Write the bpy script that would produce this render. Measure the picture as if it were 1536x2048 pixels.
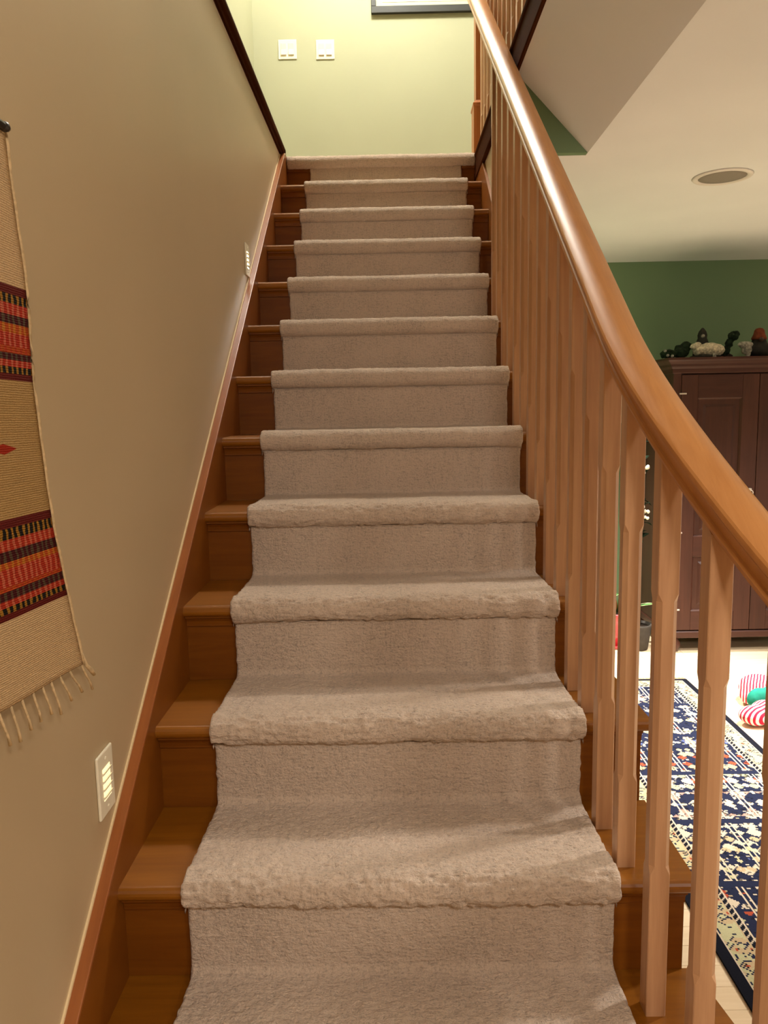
import bpy, bmesh, math, random
import numpy as np
from mathutils import Vector, Matrix

random.seed(7)
SC = bpy.context.scene
COL = SC.collection
for o in list(bpy.data.objects):
    bpy.data.objects.remove(o)

# ------------------------------------------------------------------ camera
cam_data = bpy.data.cameras.new('camera')
cam = bpy.data.objects.new('camera', cam_data)
COL.objects.link(cam)
R_ = Vector((0.99980349, 0.00620718, -0.01882704))
U_ = Vector((0.01783203, 0.13330695, 0.99091436))
F_ = Vector((-0.00866056, 0.99105536, -0.13317006))
M = Matrix(((R_.x, U_.x, -F_.x, 0.49519), (R_.y, U_.y, -F_.y, -0.73985), (R_.z, U_.z, -F_.z, 1.39849), (0, 0, 0, 1)))
cam.matrix_world = M
cam_data.sensor_fit = 'HORIZONTAL'
cam_data.sensor_width = 36.0
cam_data.lens = 36.0 * 1538.0 / 1536.0
cam_data.clip_start = 0.02
SC.camera = cam

# ------------------------------------------------------------------ view, world, lamps
SC.view_settings.view_transform = 'Standard'
SC.view_settings.look = 'None'
SC.view_settings.gamma = 1.0
SC.view_settings.use_curve_mapping = False
SC.view_settings.exposure = 0.0
world = bpy.data.worlds.new('world')
SC.world = world
world.use_nodes = True
world.node_tree.nodes['Background'].inputs[0].default_value = (1.0, 0.85, 0.65, 1)
world.node_tree.nodes['Background'].inputs[1].default_value = 0.02

WARM = (1.0, 0.92, 0.82)
def lamp(name, kind, loc, power, color=WARM, radius=0.08, target=None, angle=110, blend=0.6):
    d = bpy.data.lights.new(name, kind)
    d.energy = power
    d.color = color
    d.shadow_soft_size = radius
    if kind == 'SPOT':
        d.spot_size = math.radians(angle)
        d.spot_blend = blend
    o = bpy.data.objects.new(name, d)
    COL.objects.link(o)
    o.location = loc
    if target is not None:
        v = Vector(target) - Vector(loc)
        o.rotation_euler = v.to_track_quat('-Z', 'Y').to_euler()
    return o
# ceiling lamp of the upper hall, downlights of the lower room, one of them an added fill
COOLER = (1.0, 0.95, 0.88)
lamp('hall_lamp', 'POINT', (0.48, 3.45, 4.92), 215, (1.0, 0.94, 0.83), 0.12)
lamp('room_downlight_or_fill', 'SPOT', (2.28, 2.35, 2.24), 500, COOLER, 0.06, (1.80, 2.50, 0), 74, 0.9)
lamp('room_downlight_or_fill', 'SPOT', (1.38, 3.35, 2.24), 420, COOLER, 0.06, (1.42, 3.25, 0), 82, 0.8)  # unseen lamp added to brighten the green wall and the ceiling near it
lamp('room_downlight_or_fill', 'SPOT', (3.2, 1.50, 2.22), 230, COOLER, 0.10, (3.1, 1.5, 0), 132, 0.35)
lamp('entry_downlight', 'SPOT', (0.92, -1.45, 2.24), 112, WARM, 0.14, (0.50, 0.1, 0.3), 160, 0.6)
lamp('entry_downlight', 'SPOT', (2.2, -1.6, 2.24), 100, WARM, 0.16, (1.9, -0.4, 0.0), 110, 0.6)

# ------------------------------------------------------------------ helpers
def lin(c):
    r = []
    for v in c[:3]:
        v = v / 255.0
        r.append(v / 12.92 if v <= 0.04045 else ((v + 0.055) / 1.055) ** 2.4)
    return (r[0], r[1], r[2], 1.0)

def new_mat(name, rough=0.5, spec=0.5):
    m = bpy.data.materials.new(name)
    m.use_nodes = True
    nt = m.node_tree
    b = nt.nodes['Principled BSDF']
    b.inputs['Roughness'].default_value = rough
    b.inputs['Specular IOR Level'].default_value = spec
    return m, nt, b

def N(nt, kind, **kw):
    n = nt.nodes.new(kind)
    for k, v in kw.items():
        setattr(n, k, v)
    return n

def L(nt, a, b):
    nt.links.new(a, b)

def ramp(nt, fac, stops, mode='LINEAR'):
    r = N(nt, 'ShaderNodeValToRGB')
    cr = r.color_ramp
    cr.interpolation = mode
    while len(cr.elements) < len(stops):
        cr.elements.new(0.5)
    for e, (p, c) in zip(cr.elements, stops):
        e.position = p
        e.color = c
    L(nt, fac, r.inputs[0])
    return r.outputs[0]

def math_(nt, op, a, b=None, c=None):
    n = N(nt, 'ShaderNodeMath', operation=op)
    for i, v in enumerate((a, b, c)):
        if v is None:
            continue
        if isinstance(v, (int, float)):
            n.inputs[i].default_value = v
        else:
            L(nt, v, n.inputs[i])
    return n.outputs[0]

def mixc(nt, fac, a, b, blend='MIX'):
    n = N(nt, 'ShaderNodeMix', data_type='RGBA', blend_type=blend)
    if isinstance(fac, (int, float)):
        n.inputs[0].default_value = fac
    else:
        L(nt, fac, n.inputs[0])
    for i, v in ((6, a), (7, b)):
        if isinstance(v, tuple):
            n.inputs[i].default_value = v
        else:
            L(nt, v, n.inputs[i])
    return n.outputs[2]

def coords(nt, scale=(1, 1, 1), kind='Object', rot=(0, 0, 0)):
    t = N(nt, 'ShaderNodeTexCoord')
    m = N(nt, 'ShaderNodeMapping')
    m.inputs['Scale'].default_value = scale
    m.inputs['Rotation'].default_value = rot
    L(nt, t.outputs[kind], m.inputs[0])
    return m.outputs[0]

def noise(nt, vec, scale, detail=3.0, rough=0.5, dist=0.0):
    n = N(nt, 'ShaderNodeTexNoise')
    n.inputs['Scale'].default_value = scale
    n.inputs['Detail'].default_value = detail
    n.inputs['Roughness'].default_value = rough
    n.inputs['Distortion'].default_value = dist
    if vec is not None:
        L(nt, vec, n.inputs['Vector'])
    return n.outputs[0]

def bump(nt, b, height, strength=0.3, distance=0.002):
    n = N(nt, 'ShaderNodeBump')
    n.inputs['Strength'].default_value = strength
    n.inputs['Distance'].default_value = distance
    L(nt, height, n.inputs['Height'])
    L(nt, n.outputs[0], b.inputs['Normal'])

def paint(name, rgb, rough=0.6, spec=0.35):
    m, nt, b = new_mat(name, rough, spec)
    v = coords(nt)
    f = noise(nt, v, 2.0, 2)
    c = lin(rgb)
    d = tuple(x * 0.94 for x in c[:3]) + (1,)
    L(nt, ramp(nt, f, [(0.3, d), (0.7, c)]), b.inputs['Base Color'])
    bump(nt, b, noise(nt, v, 220, 2), 0.06, 0.001)
    return m

def wood(name, rgb_a, rgb_b, grain=(3, 3, 40), rough=0.35, spec=0.5, coat=0.0, streak=0.5):
    """grain: scale of the noise on each object axis; the small value runs along the grain"""
    m, nt, b = new_mat(name, rough, spec)
    v = coords(nt, grain)
    oi = N(nt, 'ShaderNodeObjectInfo')
    add = N(nt, 'ShaderNodeVectorMath', operation='ADD')
    mul = N(nt, 'ShaderNodeVectorMath', operation='SCALE')
    cmb = N(nt, 'ShaderNodeCombineXYZ')
    for i in range(3):
        L(nt, oi.outputs['Random'], cmb.inputs[i])
    L(nt, cmb.outputs[0], mul.inputs[0])
    mul.inputs['Scale'].default_value = 37.0
    L(nt, v, add.inputs[0])
    L(nt, mul.outputs[0], add.inputs[1])
    n1 = noise(nt, add.outputs[0], 1.0, 5, 0.6, 1.2)
    n2 = noise(nt, add.outputs[0], 3.5, 3, 0.6, 0.3)
    f = math_(nt, 'ADD', math_(nt, 'MULTIPLY', n1, 0.7), math_(nt, 'MULTIPLY', n2, 0.3))
    f = math_(nt, 'ADD', f, math_(nt, 'MULTIPLY', math_(nt, 'SUBTRACT', oi.outputs['Random'], 0.5), 0.10))
    L(nt, ramp(nt, f, [(0.5 - streak * 0.4, lin(rgb_a)), (0.5 + streak * 0.4, lin(rgb_b))]), b.inputs['Base Color'])
    b.inputs['Coat Weight'].default_value = coat
    b.inputs['Coat Roughness'].default_value = 0.15
    bump(nt, b, n2, 0.05, 0.001)
    return m

def plain(name, rgb, rough=0.5, metal=0.0, spec=0.5, var=0.08, scale=30):
    m, nt, b = new_mat(name, rough, spec)
    b.inputs['Metallic'].default_value = metal
    c = lin(rgb)
    d = tuple(x * (1 - var * 2) for x in c[:3]) + (1,)
    L(nt, ramp(nt, noise(nt, coords(nt), scale, 3), [(0.35, d), (0.65, c)]), b.inputs['Base Color'])
    return m

def link_obj(name, me, mat=None, parent=None):
    o = bpy.data.objects.new(name, me)
    if mat is not None and not me.materials:
        me.materials.append(mat)
    COL.objects.link(o)
    if parent is not None:
        o.parent = parent
    return o

def tag(o, label=None, cat=None, group=None, kind=None):
    if label: o['label'] = label
    if cat: o['category'] = cat
    if group: o['group'] = group
    if kind: o['kind'] = kind
    return o

def empty(name, loc=(0, 0, 0), rz=0.0):
    o = bpy.data.objects.new(name, None)
    o.empty_display_size = 0.1
    COL.objects.link(o)
    o.location = loc
    o.rotation_euler = (0, 0, rz)
    return o

def bm_mesh(bm, name, smooth=False):
    bmesh.ops.recalc_face_normals(bm, faces=bm.faces[:])
    me = bpy.data.meshes.new(name)
    bm.to_mesh(me)
    bm.free()
    if smooth:
        for p in me.polygons:
            p.use_smooth = True
    return me

def add_box(bm, x0, x1, y0, y1, z0, z1):
    vs = [bm.verts.new(c) for c in ((x0, y0, z0), (x1, y0, z0), (x1, y1, z0), (x0, y1, z0), (x0, y0, z1), (x1, y0, z1), (x1, y1, z1), (x0, y1, z1))]
    for f in ((0, 3, 2, 1), (4, 5, 6, 7), (0, 1, 5, 4), (1, 2, 6, 5), (2, 3, 7, 6), (3, 0, 4, 7)):
        bm.faces.new([vs[i] for i in f])
    return vs

def bev_mesh(bm, w, seg=1):
    bmesh.ops.recalc_face_normals(bm, faces=bm.faces[:])
    if w > 0:
        bmesh.ops.bevel(bm, geom=bm.edges[:], offset=w, segments=seg, affect='EDGES', profile=0.5)
    return bm

def box(name, x0, x1, y0, y1, z0, z1, mat, parent=None, bev=0.0, seg=1, org=None):
    """box in world/parent coordinates; org puts the object's origin there"""
    bm = bmesh.new()
    ox, oy, oz = org or (0, 0, 0)
    add_box(bm, x0 - ox, x1 - ox, y0 - oy, y1 - oy, z0 - oz, z1 - oz)
    bev_mesh(bm, bev, seg)
    o = link_obj(name, bm_mesh(bm, name), mat, parent)
    o.location = (ox, oy, oz)
    return o

def prism(name, poly, axis, a0, a1, mat, parent=None, bev=0.0, seg=1):
    """poly: 2D points; axis 0 -> (y,z) extruded in x, 1 -> (x,z) in y, 2 -> (x,y) in z"""
    bm = bmesh.new()
    def P(p, a):
        return (a, p[0], p[1]) if axis == 0 else (p[0], a, p[1]) if axis == 1 else (p[0], p[1], a)
    A = [bm.verts.new(P(p, a0)) for p in poly]
    B = [bm.verts.new(P(p, a1)) for p in poly]
    n = len(poly)
    bm.faces.new(A)
    bm.faces.new(B[::-1])
    for i in range(n):
        bm.faces.new((A[i], B[i], B[(i + 1) % n], A[(i + 1) % n]))
    bev_mesh(bm, bev, seg)
    return link_obj(name, bm_mesh(bm, name), mat, parent)

def struct(o):
    o['kind'] = 'structure'
    return o

def tube_bm(bm, pts, radii, seg=8, cap=True):
    """swept round tube along pts"""
    rings = []
    pts = [Vector(p) for p in pts]
    up = Vector((0, 0, 1))
    for i, p in enumerate(pts):
        d = (pts[min(i + 1, len(pts) - 1)] - pts[max(i - 1, 0)]).normalized()
        a = d.cross(up)
        if a.length < 1e-3:
            a = d.cross(Vector((0, 1, 0)))
        a.normalize()
        b = a.cross(d)
        r = radii[i] if isinstance(radii, (list, tuple)) else radii
        rings.append([bm.verts.new(p + (a * math.cos(t) + b * math.sin(t)) * r) for t in [2 * math.pi * k / seg for k in range(seg)]])
    for r0, r1 in zip(rings, rings[1:]):
        for k in range(seg):
            bm.faces.new((r0[k], r0[(k + 1) % seg], r1[(k + 1) % seg], r1[k]))
    if cap:
        bm.faces.new(rings[0][::-1])
        bm.faces.new(rings[-1])
    return bm

def tube(name, pts, radii, mat, parent=None, seg=8):
    bm = tube_bm(bmesh.new(), pts, radii, seg)
    return link_obj(name, bm_mesh(bm, name, True), mat, parent)

def lathe(name, prof, mat, parent=None, seg=24, loc=(0, 0, 0), smooth=True):
    bm = bmesh.new()
    rings = []
    for r, z in prof:
        rings.append([bm.verts.new((max(r, 1e-5) * math.cos(2 * math.pi * k / seg), max(r, 1e-5) * math.sin(2 * math.pi * k / seg), z)) for k in range(seg)])
    for a, b in zip(rings, rings[1:]):
        for k in range(seg):
            bm.faces.new((a[k], a[(k + 1) % seg], b[(k + 1) % seg], b[k]))
    bm.faces.new(rings[0][::-1])
    bm.faces.new(rings[-1])
    o = link_obj(name, bm_mesh(bm, name, smooth), mat, parent)
    o.location = loc
    return o

def blob(name, pts, mat, parent=None, sub=2, lump=0.0, seed=0, lump_scale=30.0):
    """one lumpy closed mesh made of merged ellipsoids: pts = [(centre, radii), ...] via remesh"""
    bm = bmesh.new()
    for c, r in pts:
        mtx = Matrix.Translation(c) @ Matrix.Diagonal((r[0], r[1], r[2], 1))
        bmesh.ops.create_icosphere(bm, subdivisions=3, radius=1.0, matrix=mtx)
    me = bm_mesh(bm, name, True)
    o = link_obj(name, me, mat, parent)
    vmin = min(min(r) for c, r in pts)
    rm = o.modifiers.new('remesh', 'REMESH')
    rm.mode = 'VOXEL'
    rm.voxel_size = max(vmin * 0.28, 0.0025)
    rm.use_smooth_shade = True
    sm = o.modifiers.new('smooth', 'SMOOTH')
    sm.iterations = 4
    if lump > 0:
        tx = bpy.data.textures.new(name + '_lump', 'CLOUDS')
        tx.noise_scale = 1.0 / lump_scale
        dp = o.modifiers.new('lump', 'DISPLACE')
        dp.texture = tx
        dp.strength = lump
        dp.mid_level = 0.5
    return o

# ------------------------------------------------------------------ dimensions
H = 0.188855          # rise
G = 0.255             # going
SL = H / G
def TZ(n):            # height of tread n (0 is the first step above the floor)
    return (n + 1) * H
XR = 1.022            # free right end of the treads
XC0, XC1 = 0.119, 0.883   # carpet runner
CEIL = 2.27
YB = 4.20             # green back wall
YU = 4.40             # far wall of the upper hall
ZL = TZ(13)           # upper floor
ZUC = 5.08            # upper ceiling
Y_END = 2.09          # end of the bevelled well edge

# ------------------------------------------------------------------ materials
M_tan = paint('tan_wall_paint', (188, 165, 129), 0.42, 0.5)
M_lime = paint('pale_lime_wall_paint', (168, 169, 138), 0.6, 0.3)
M_green = paint('moss_green_wall_paint', (110, 134, 98), 0.55, 0.4)
M_ceil = paint('cream_ceiling_paint', (231, 231, 232), 0.75, 0.2)
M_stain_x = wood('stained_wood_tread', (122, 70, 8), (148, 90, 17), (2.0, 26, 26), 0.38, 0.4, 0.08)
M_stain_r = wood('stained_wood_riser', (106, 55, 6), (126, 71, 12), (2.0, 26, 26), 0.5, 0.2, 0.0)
M_stain_s = wood('stained_wood_skirt', (114, 61, 10), (136, 78, 18), (30, 2.4, 2.8), 0.42, 0.3, 0.05)
M_dark = wood('shade_darkened_trim', (52, 24, 9), (70, 34, 13), (30, 2.5, 30), 0.8, 0.02)  # stained wood made darker: the shade on the edge trims is in the colour
M_maple = wood('maple_baluster', (174, 127, 90), (203, 157, 116), (34, 34, 2.2), 0.38, 0.45, 0.1)
M_rail = wood('oiled_rail_wood', (170, 110, 56), (202, 142, 84), (34, 3.0, 4.0), 0.34, 0.35, 0.05, 0.6)
M_newel = wood('newel_wood', (150, 84, 34), (178, 108, 50), (30, 30, 2.5), 0.35, 0.45, 0.1)
M_white = plain('ivory_plastic', (238, 228, 202), 0.35, 0, 0.5, 0.01)
M_black = plain('dark_green_black_frame', (40, 42, 36), 0.4, 0, 0.5, 0.05)
M_brass = plain('pale_metal', (225, 215, 205), 0.3, 0.6, 0.5, 0.05)

def carpet_material(name, rgb):
    m, nt, b = new_mat(name, 0.95, 0.1)
    uv = N(nt, 'ShaderNodeUVMap')
    def mp(s):
        q = N(nt, 'ShaderNodeMapping')
        q.inputs['Scale'].default_value = s
        L(nt, uv.outputs[0], q.inputs[0])
        return q.outputs[0]
    c = lin(rgb)
    tuft = noise(nt, mp((1, 1, 1)), 210, 3, 0.7)
    rows = noise(nt, mp((55, 190, 1)), 1.0, 2, 0.6)
    cols = noise(nt, mp((150, 22, 1)), 1.0, 2, 0.6)
    big = noise(nt, mp((1, 1, 1)), 7.0, 3, 0.55)
    f = math_(nt, 'ADD', math_(nt, 'MULTIPLY', tuft, 0.45), math_(nt, 'MULTIPLY', rows, 0.25))
    f = math_(nt, 'ADD', f, math_(nt, 'MULTIPLY', cols, 0.15))
    f = math_(nt, 'ADD', f, math_(nt, 'MULTIPLY', big, 0.15))
    d = tuple(x * 0.50 for x in c[:3]) + (1,)
    e = tuple(min(1, x * 1.12) for x in c[:3]) + (1,)
    L(nt, ramp(nt, f, [(0.34, d), (0.5, c), (0.66, e)]), b.inputs['Base Color'])
    b.inputs['Sheen Weight'].default_value = 0.25
    b.inputs['Sheen Roughness'].default_value = 0.6
    h = math_(nt, 'ADD', math_(nt, 'MULTIPLY', tuft, 1.0), math_(nt, 'MULTIPLY', rows, 0.6))
    bump(nt, b, h, 0.9, 0.006)
    return m
M_carpet = carpet_material('beige_pile_carpet', (208, 185, 164))

# ------------------------------------------------------------------ the setting
# lower room
FLOOR = struct(box('floor', -0.14, 4.6, -2.6, YB, -0.06, -0.012, plain('plank_gap_base', (150, 112, 70), 0.6), None))  # base slab, browner than the planks, shows in their joints
M_floor = wood('pale_maple_floor', (226, 200, 162), (240, 218, 184), (2.2, 34, 34), 0.32, 0.5, 0.2)
PW = 0.0725
plank_meshes = {}
def plank(x0, x1, y0):
    ln = round(x1 - x0, 3)
    if ln not in plank_meshes:
        bm = bmesh.new()
        add_box(bm, 0.0006, ln - 0.0006, 0.0006, PW - 0.0006, -0.012, 0.0)
        me = bm_mesh(bm, 'plank')
        me.materials.append(M_floor)
        plank_meshes[ln] = me
    o = link_obj('plank', plank_meshes[ln], None, FLOOR)
    o.location = (x0, y0, 0)
rows = int((YB + 2.6) / PW)
for i in range(rows):
    y0 = -2.6 + i * PW
    if y0 > 0.55:                     # the rows in view, board by board
        cuts = [1.03]
        x = 1.03 + random.choice((0.35, 0.6, 0.85, 1.1))
        while x < 3.0:
            cuts.append(round(x, 3))
            x += random.choice((0.9, 1.15, 1.4))
        cuts.append(4.6)
        for a, b in zip(cuts, cuts[1:]):
            plank(a, b, y0)
box('plank', -0.14, 4.6, -2.6, -2.6 + math.ceil((0.55 + 2.6) / PW) * PW - 0.0006, -0.012, 0.0, M_floor, FLOOR)

struct(box('wall_left', -0.14, -0.02, -2.6, YU, 0.0, ZL - 0.005, M_tan))
struct(box('wall_back', 1.09, 4.6, YB, YB + 0.12, 0.0, CEIL + 0.1, M_green))
struct(box('wall_right', 4.6, 4.72, -2.6, YB + 0.12, 0.0, CEIL + 0.1, M_ceil))
struct(box('wall_front', -0.14, 4.72, -2.72, -2.6, 0.0, CEIL + 0.1, M_tan))
# wall beside the upper flight
struct(box('wall_stair_side', 0.965, 1.03, 2.27, YU, 0.0, ZL - 0.05, M_tan))
struct(box('wall_partition', 1.03, 1.09, 2.27, YB + 0.12, 0.0, CEIL + 0.02, M_green))
# ceiling of the lower room with the stairwell cut out
CB = 1.205
struct(box('ceiling', CB, 4.72, -2.72, YB + 0.12, CEIL, ZL - 0.06, M_ceil))
struct(box('ceiling_entry', -0.14, CB, -2.72, 0.40, CEIL, ZL - 0.06, M_ceil))
struct(box('ceiling_corner', 1.03, CB, Y_END + 0.03, YB + 0.12, CEIL, ZL - 0.06, M_ceil))
struct(prism('ceiling_bevel', [(CB, CEIL), (CB, ZL - 0.06), (0.957, ZL - 0.06), (0.957, 2.533)], 1, 0.40, Y_END, M_ceil))
struct(prism('wall_gable', [(CB - 0.001, CEIL + 0.001), (CB - 0.001, ZL - 0.065), (0.957, ZL - 0.065), (0.957, CEIL + 0.001)], 1, Y_END, Y_END + 0.03, M_green))
# upper hall
struct(box('floor_upper_right', 0.966, 2.8, -2.72, 3.33, ZL - 0.06, ZL + 0.002, M_carpet))
struct(box('floor_upper_left', -0.45, -0.02, -2.72, YU, ZL - 0.005, ZL + 0.03, M_carpet))
struct(box('floor_upper_landing', -0.02, 2.8, 3.35, YU, ZL - 0.06, ZL + 0.002, M_carpet))
struct(box('floor_upper_entry', -0.02, 0.966, -2.72, 0.40, ZL - 0.06, ZL + 0.002, M_carpet))
struct(box('wall_upper_far', -0.45, 2.92, YU, YU + 0.12, ZL - 0.2, ZUC, M_lime))
struct(box('wall_upper_left', -0.43, -0.31, -2.72, YU, ZL, ZUC, M_lime))
struct(box('wall_upper_right', 2.8, 2.92, -2.72, YU, ZL, ZUC, M_lime))
struct(box('wall_upper_front', -0.45, 2.92, -2.84, -2.72, ZL, ZUC, M_lime))
struct(box('ceiling_upper', -0.45, 2.92, -2.84, YU + 0.12, ZUC, ZUC + 0.1, M_ceil))

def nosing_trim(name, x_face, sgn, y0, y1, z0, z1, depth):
    """shade-darkened wood nosing along the edge of the upper floor: rounded lip with a small cove under it"""
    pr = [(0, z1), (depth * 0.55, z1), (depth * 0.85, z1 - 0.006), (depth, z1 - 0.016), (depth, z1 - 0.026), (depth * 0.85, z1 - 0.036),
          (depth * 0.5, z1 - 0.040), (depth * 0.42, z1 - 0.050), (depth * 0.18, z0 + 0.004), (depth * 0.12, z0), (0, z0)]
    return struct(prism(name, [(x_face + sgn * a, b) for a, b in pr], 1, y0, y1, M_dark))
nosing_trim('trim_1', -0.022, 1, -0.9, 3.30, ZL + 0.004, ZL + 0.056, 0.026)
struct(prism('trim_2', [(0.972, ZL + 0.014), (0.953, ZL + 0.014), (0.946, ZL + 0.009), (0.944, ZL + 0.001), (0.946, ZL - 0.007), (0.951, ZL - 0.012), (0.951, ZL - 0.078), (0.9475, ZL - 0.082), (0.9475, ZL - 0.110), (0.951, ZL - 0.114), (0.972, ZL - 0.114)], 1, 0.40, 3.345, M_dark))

# ------------------------------------------------------------------ staircase
STAIR = tag(empty('staircase', (0.5, 0, 0)), 'stained wooden staircase rising to the upper hall beneath the beige runner', 'staircase')
def child(o):
    o.parent = STAIR
    o.matrix_parent_inverse = Matrix.Translation((-0.5, 0, 0))
    return o
def right_end(n):
    return XR if n <= 8 else 0.952
def tread_poly(y_back):
    pr = [(y_back, 0.0), (0.012, 0.0)]
    for k in range(1, 8):
        a = math.pi / 2 + math.pi * k / 8
        pr.append((0.013 + 0.013 * math.cos(a), -0.013 + 0.013 * math.sin(a)))
    pr += [(0.013, -0.026), (y_back, -0.026)]
    return pr
def loft_tread(n):
    """tread with a rounded nosing; the two lowest treads flare out on the right"""
    y_b = G + 0.032 if n < 12 else G + 0.03
    pr = tread_poly(y_b)
    bm = bmesh.new()
    x0 = 0.002
    def xr(y):
        if n == 1: return XR + 0.045 * max(0.0, 1 - y / 0.32) ** 1.3 + 0.006
        if n == 0: return XR + 0.05 + 0.07 * max(0.0, 1 - y / 0.30)
        return right_end(n)
    A = [bm.verts.new((x0, n * G + y, TZ(n) + z)) for y, z in pr]
    B = [bm.verts.new((xr(y), n * G + y, TZ(n) + z)) for y, z in pr]
    k = len(pr)
    bm.faces.new(A); bm.faces.new(B[::-1])
    for i in range(k):
        bm.faces.new((A[i], B[i], B[(i + 1) % k], A[(i + 1) % k]))
    return child(link_obj('tread', bm_mesh(bm, 'tread'), M_stain_x))
for n in range(0, 13):
    loft_tread(n)
for n in range(0, 14):
    xe = 1.010 if n <= 8 else 0.952
    if n == 0: xe = 1.06
    if n == 1: xe = 1.02
    y = n * G + 0.03
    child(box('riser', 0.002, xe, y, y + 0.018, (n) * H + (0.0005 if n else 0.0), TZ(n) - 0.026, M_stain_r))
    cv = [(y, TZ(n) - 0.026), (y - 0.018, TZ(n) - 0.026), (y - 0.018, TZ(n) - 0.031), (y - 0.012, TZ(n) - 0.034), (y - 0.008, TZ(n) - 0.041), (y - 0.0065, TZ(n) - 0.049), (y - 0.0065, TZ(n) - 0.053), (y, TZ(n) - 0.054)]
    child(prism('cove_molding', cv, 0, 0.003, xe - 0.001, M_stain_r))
# nosing board of the landing under its carpet
child(box('landing_nosing', 0.002, 0.952, 13 * G, 13 * G + 0.04, TZ(13) - 0.026, TZ(13), M_stain_x, None, 0.006, 2))
# skirt boards
zs = lambda y, c: SL * y + c
sk = [(-0.05, zs(-0.05, -0.10)), (3.30, zs(3.30, -0.10)), (3.345, ZL - 0.10), (3.345, ZL + 0.022), (3.325, ZL + 0.022), (3.26, zs(3.26, 0.236)), (0.0, 0.236), (-0.05, 0.10)]
child(prism('skirt_board', sk, 0, -0.02, 0.002, M_stain_s, None, 0.0016, 1))
child(prism('skirt_board', [(2.27, zs(2.27, -0.1)), (3.345, zs(3.345, -0.1)), (3.345, ZL - 0.115), (3.04, ZL - 0.115), (2.27, zs(2.27, 0.22))], 0, 0.952, 0.965, M_stain_s, None, 0.001, 1))
M_cap = wood('skirt_cap_wood', (138, 76, 34), (162, 96, 48), (30, 2.4, 2.8), 0.3, 0.5, 0.2)
child(prism('skirt_cap', [(0.0, 0.2362), (3.26, zs(3.26, 0.2362)), (3.324, ZL + 0.0222), (3.324, ZL + 0.030), (3.258, zs(3.258, 0.246)), (0.0, 0.246)], 0, -0.0195, 0.0035, M_cap, None, 0.0015, 2))
# open side: sawtooth stringer on the right
saw = [(0.036, 0.0)]
for n in range(0, 9):
    saw += [(n * G + 0.036, TZ(n) - 0.027), ((n + 1) * G + 0.036, TZ(n) - 0.027)]
saw += [(2.325, TZ(8) - 0.027), (2.325, zs(2.325, -0.35)), (0.5, 0.0)]
child(prism('side_stringer', saw, 0, 0.985, 1.004, M_stain_s))
# caulk line between skirt and wall
M_caulk = plain('pale_caulk', (232, 206, 160), 0.5, 0, 0.5, 0.03)
cl = [(0.0, 0.2462), (3.25, zs(3.25, 0.2462)), (3.25, zs(3.25, 0.2525)), (0.0, 0.2525)]
child(prism('caulk_line', cl, 0, -0.0202, -0.0165, M_caulk))

# ------------------------------------------------------------------ carpet
rng = np.random.RandomState(3)
LAT = rng.rand(512, 512)
def vnoise(u, v):
    iu = np.floor(u).astype(int); iv = np.floor(v).astype(int)
    fu = u - iu; fv = v - iv
    fu = fu * fu * (3 - 2 * fu); fv = fv * fv * (3 - 2 * fv)
    a = LAT[iu % 512, iv % 512]; b = LAT[(iu + 1) % 512, iv % 512]
    c = LAT[iu % 512, (iv + 1) % 512]; d = LAT[(iu + 1) % 512, (iv + 1) % 512]
    return (a * (1 - fu) + b * fu) * (1 - fv) + (c * (1 - fu) + d * fu) * fv - 0.5

def carpet_profile(n0, n1, first_flat=None, last_flat=None):
    """(y, z) polyline, finely walked along the steps, plus a weight that is 1 on the nosings"""
    P = []
    for n in range(n0, n1 + 1):
        yr = n * G + 0.03 - 0.013
        zt = (n) * H + 0.015                 # carpet surface of the tread below
        cy, cz, r = n * G + 0.019, TZ(n) - 0.012, 0.030
        P.append((yr - 0.018, zt, 0)); P.append((yr - 0.006, zt + 0.003, 0)); P.append((yr, zt + 0.012, 0))
        zb = cz - r
        P.append((yr, zb - 0.014, 0)); P.append((yr - 0.001, zb - 0.003, 0)); P.append((yr - 0.006, zb + 0.0005, 0.6))
        for k in range(0, 11):
            a = math.radians(268 - k * 18)
            P.append((cy + r * math.cos(a) * 1.05, cz + r * math.sin(a), 1.0))
        P.append((cy + 0.02, TZ(n) + 0.017, 0.9)); P.append((cy + 0.07, TZ(n) + 0.015, 0.45))
        P.append((n * G + G - 0.03, TZ(n) + 0.014, 0.1))
    return P

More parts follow.
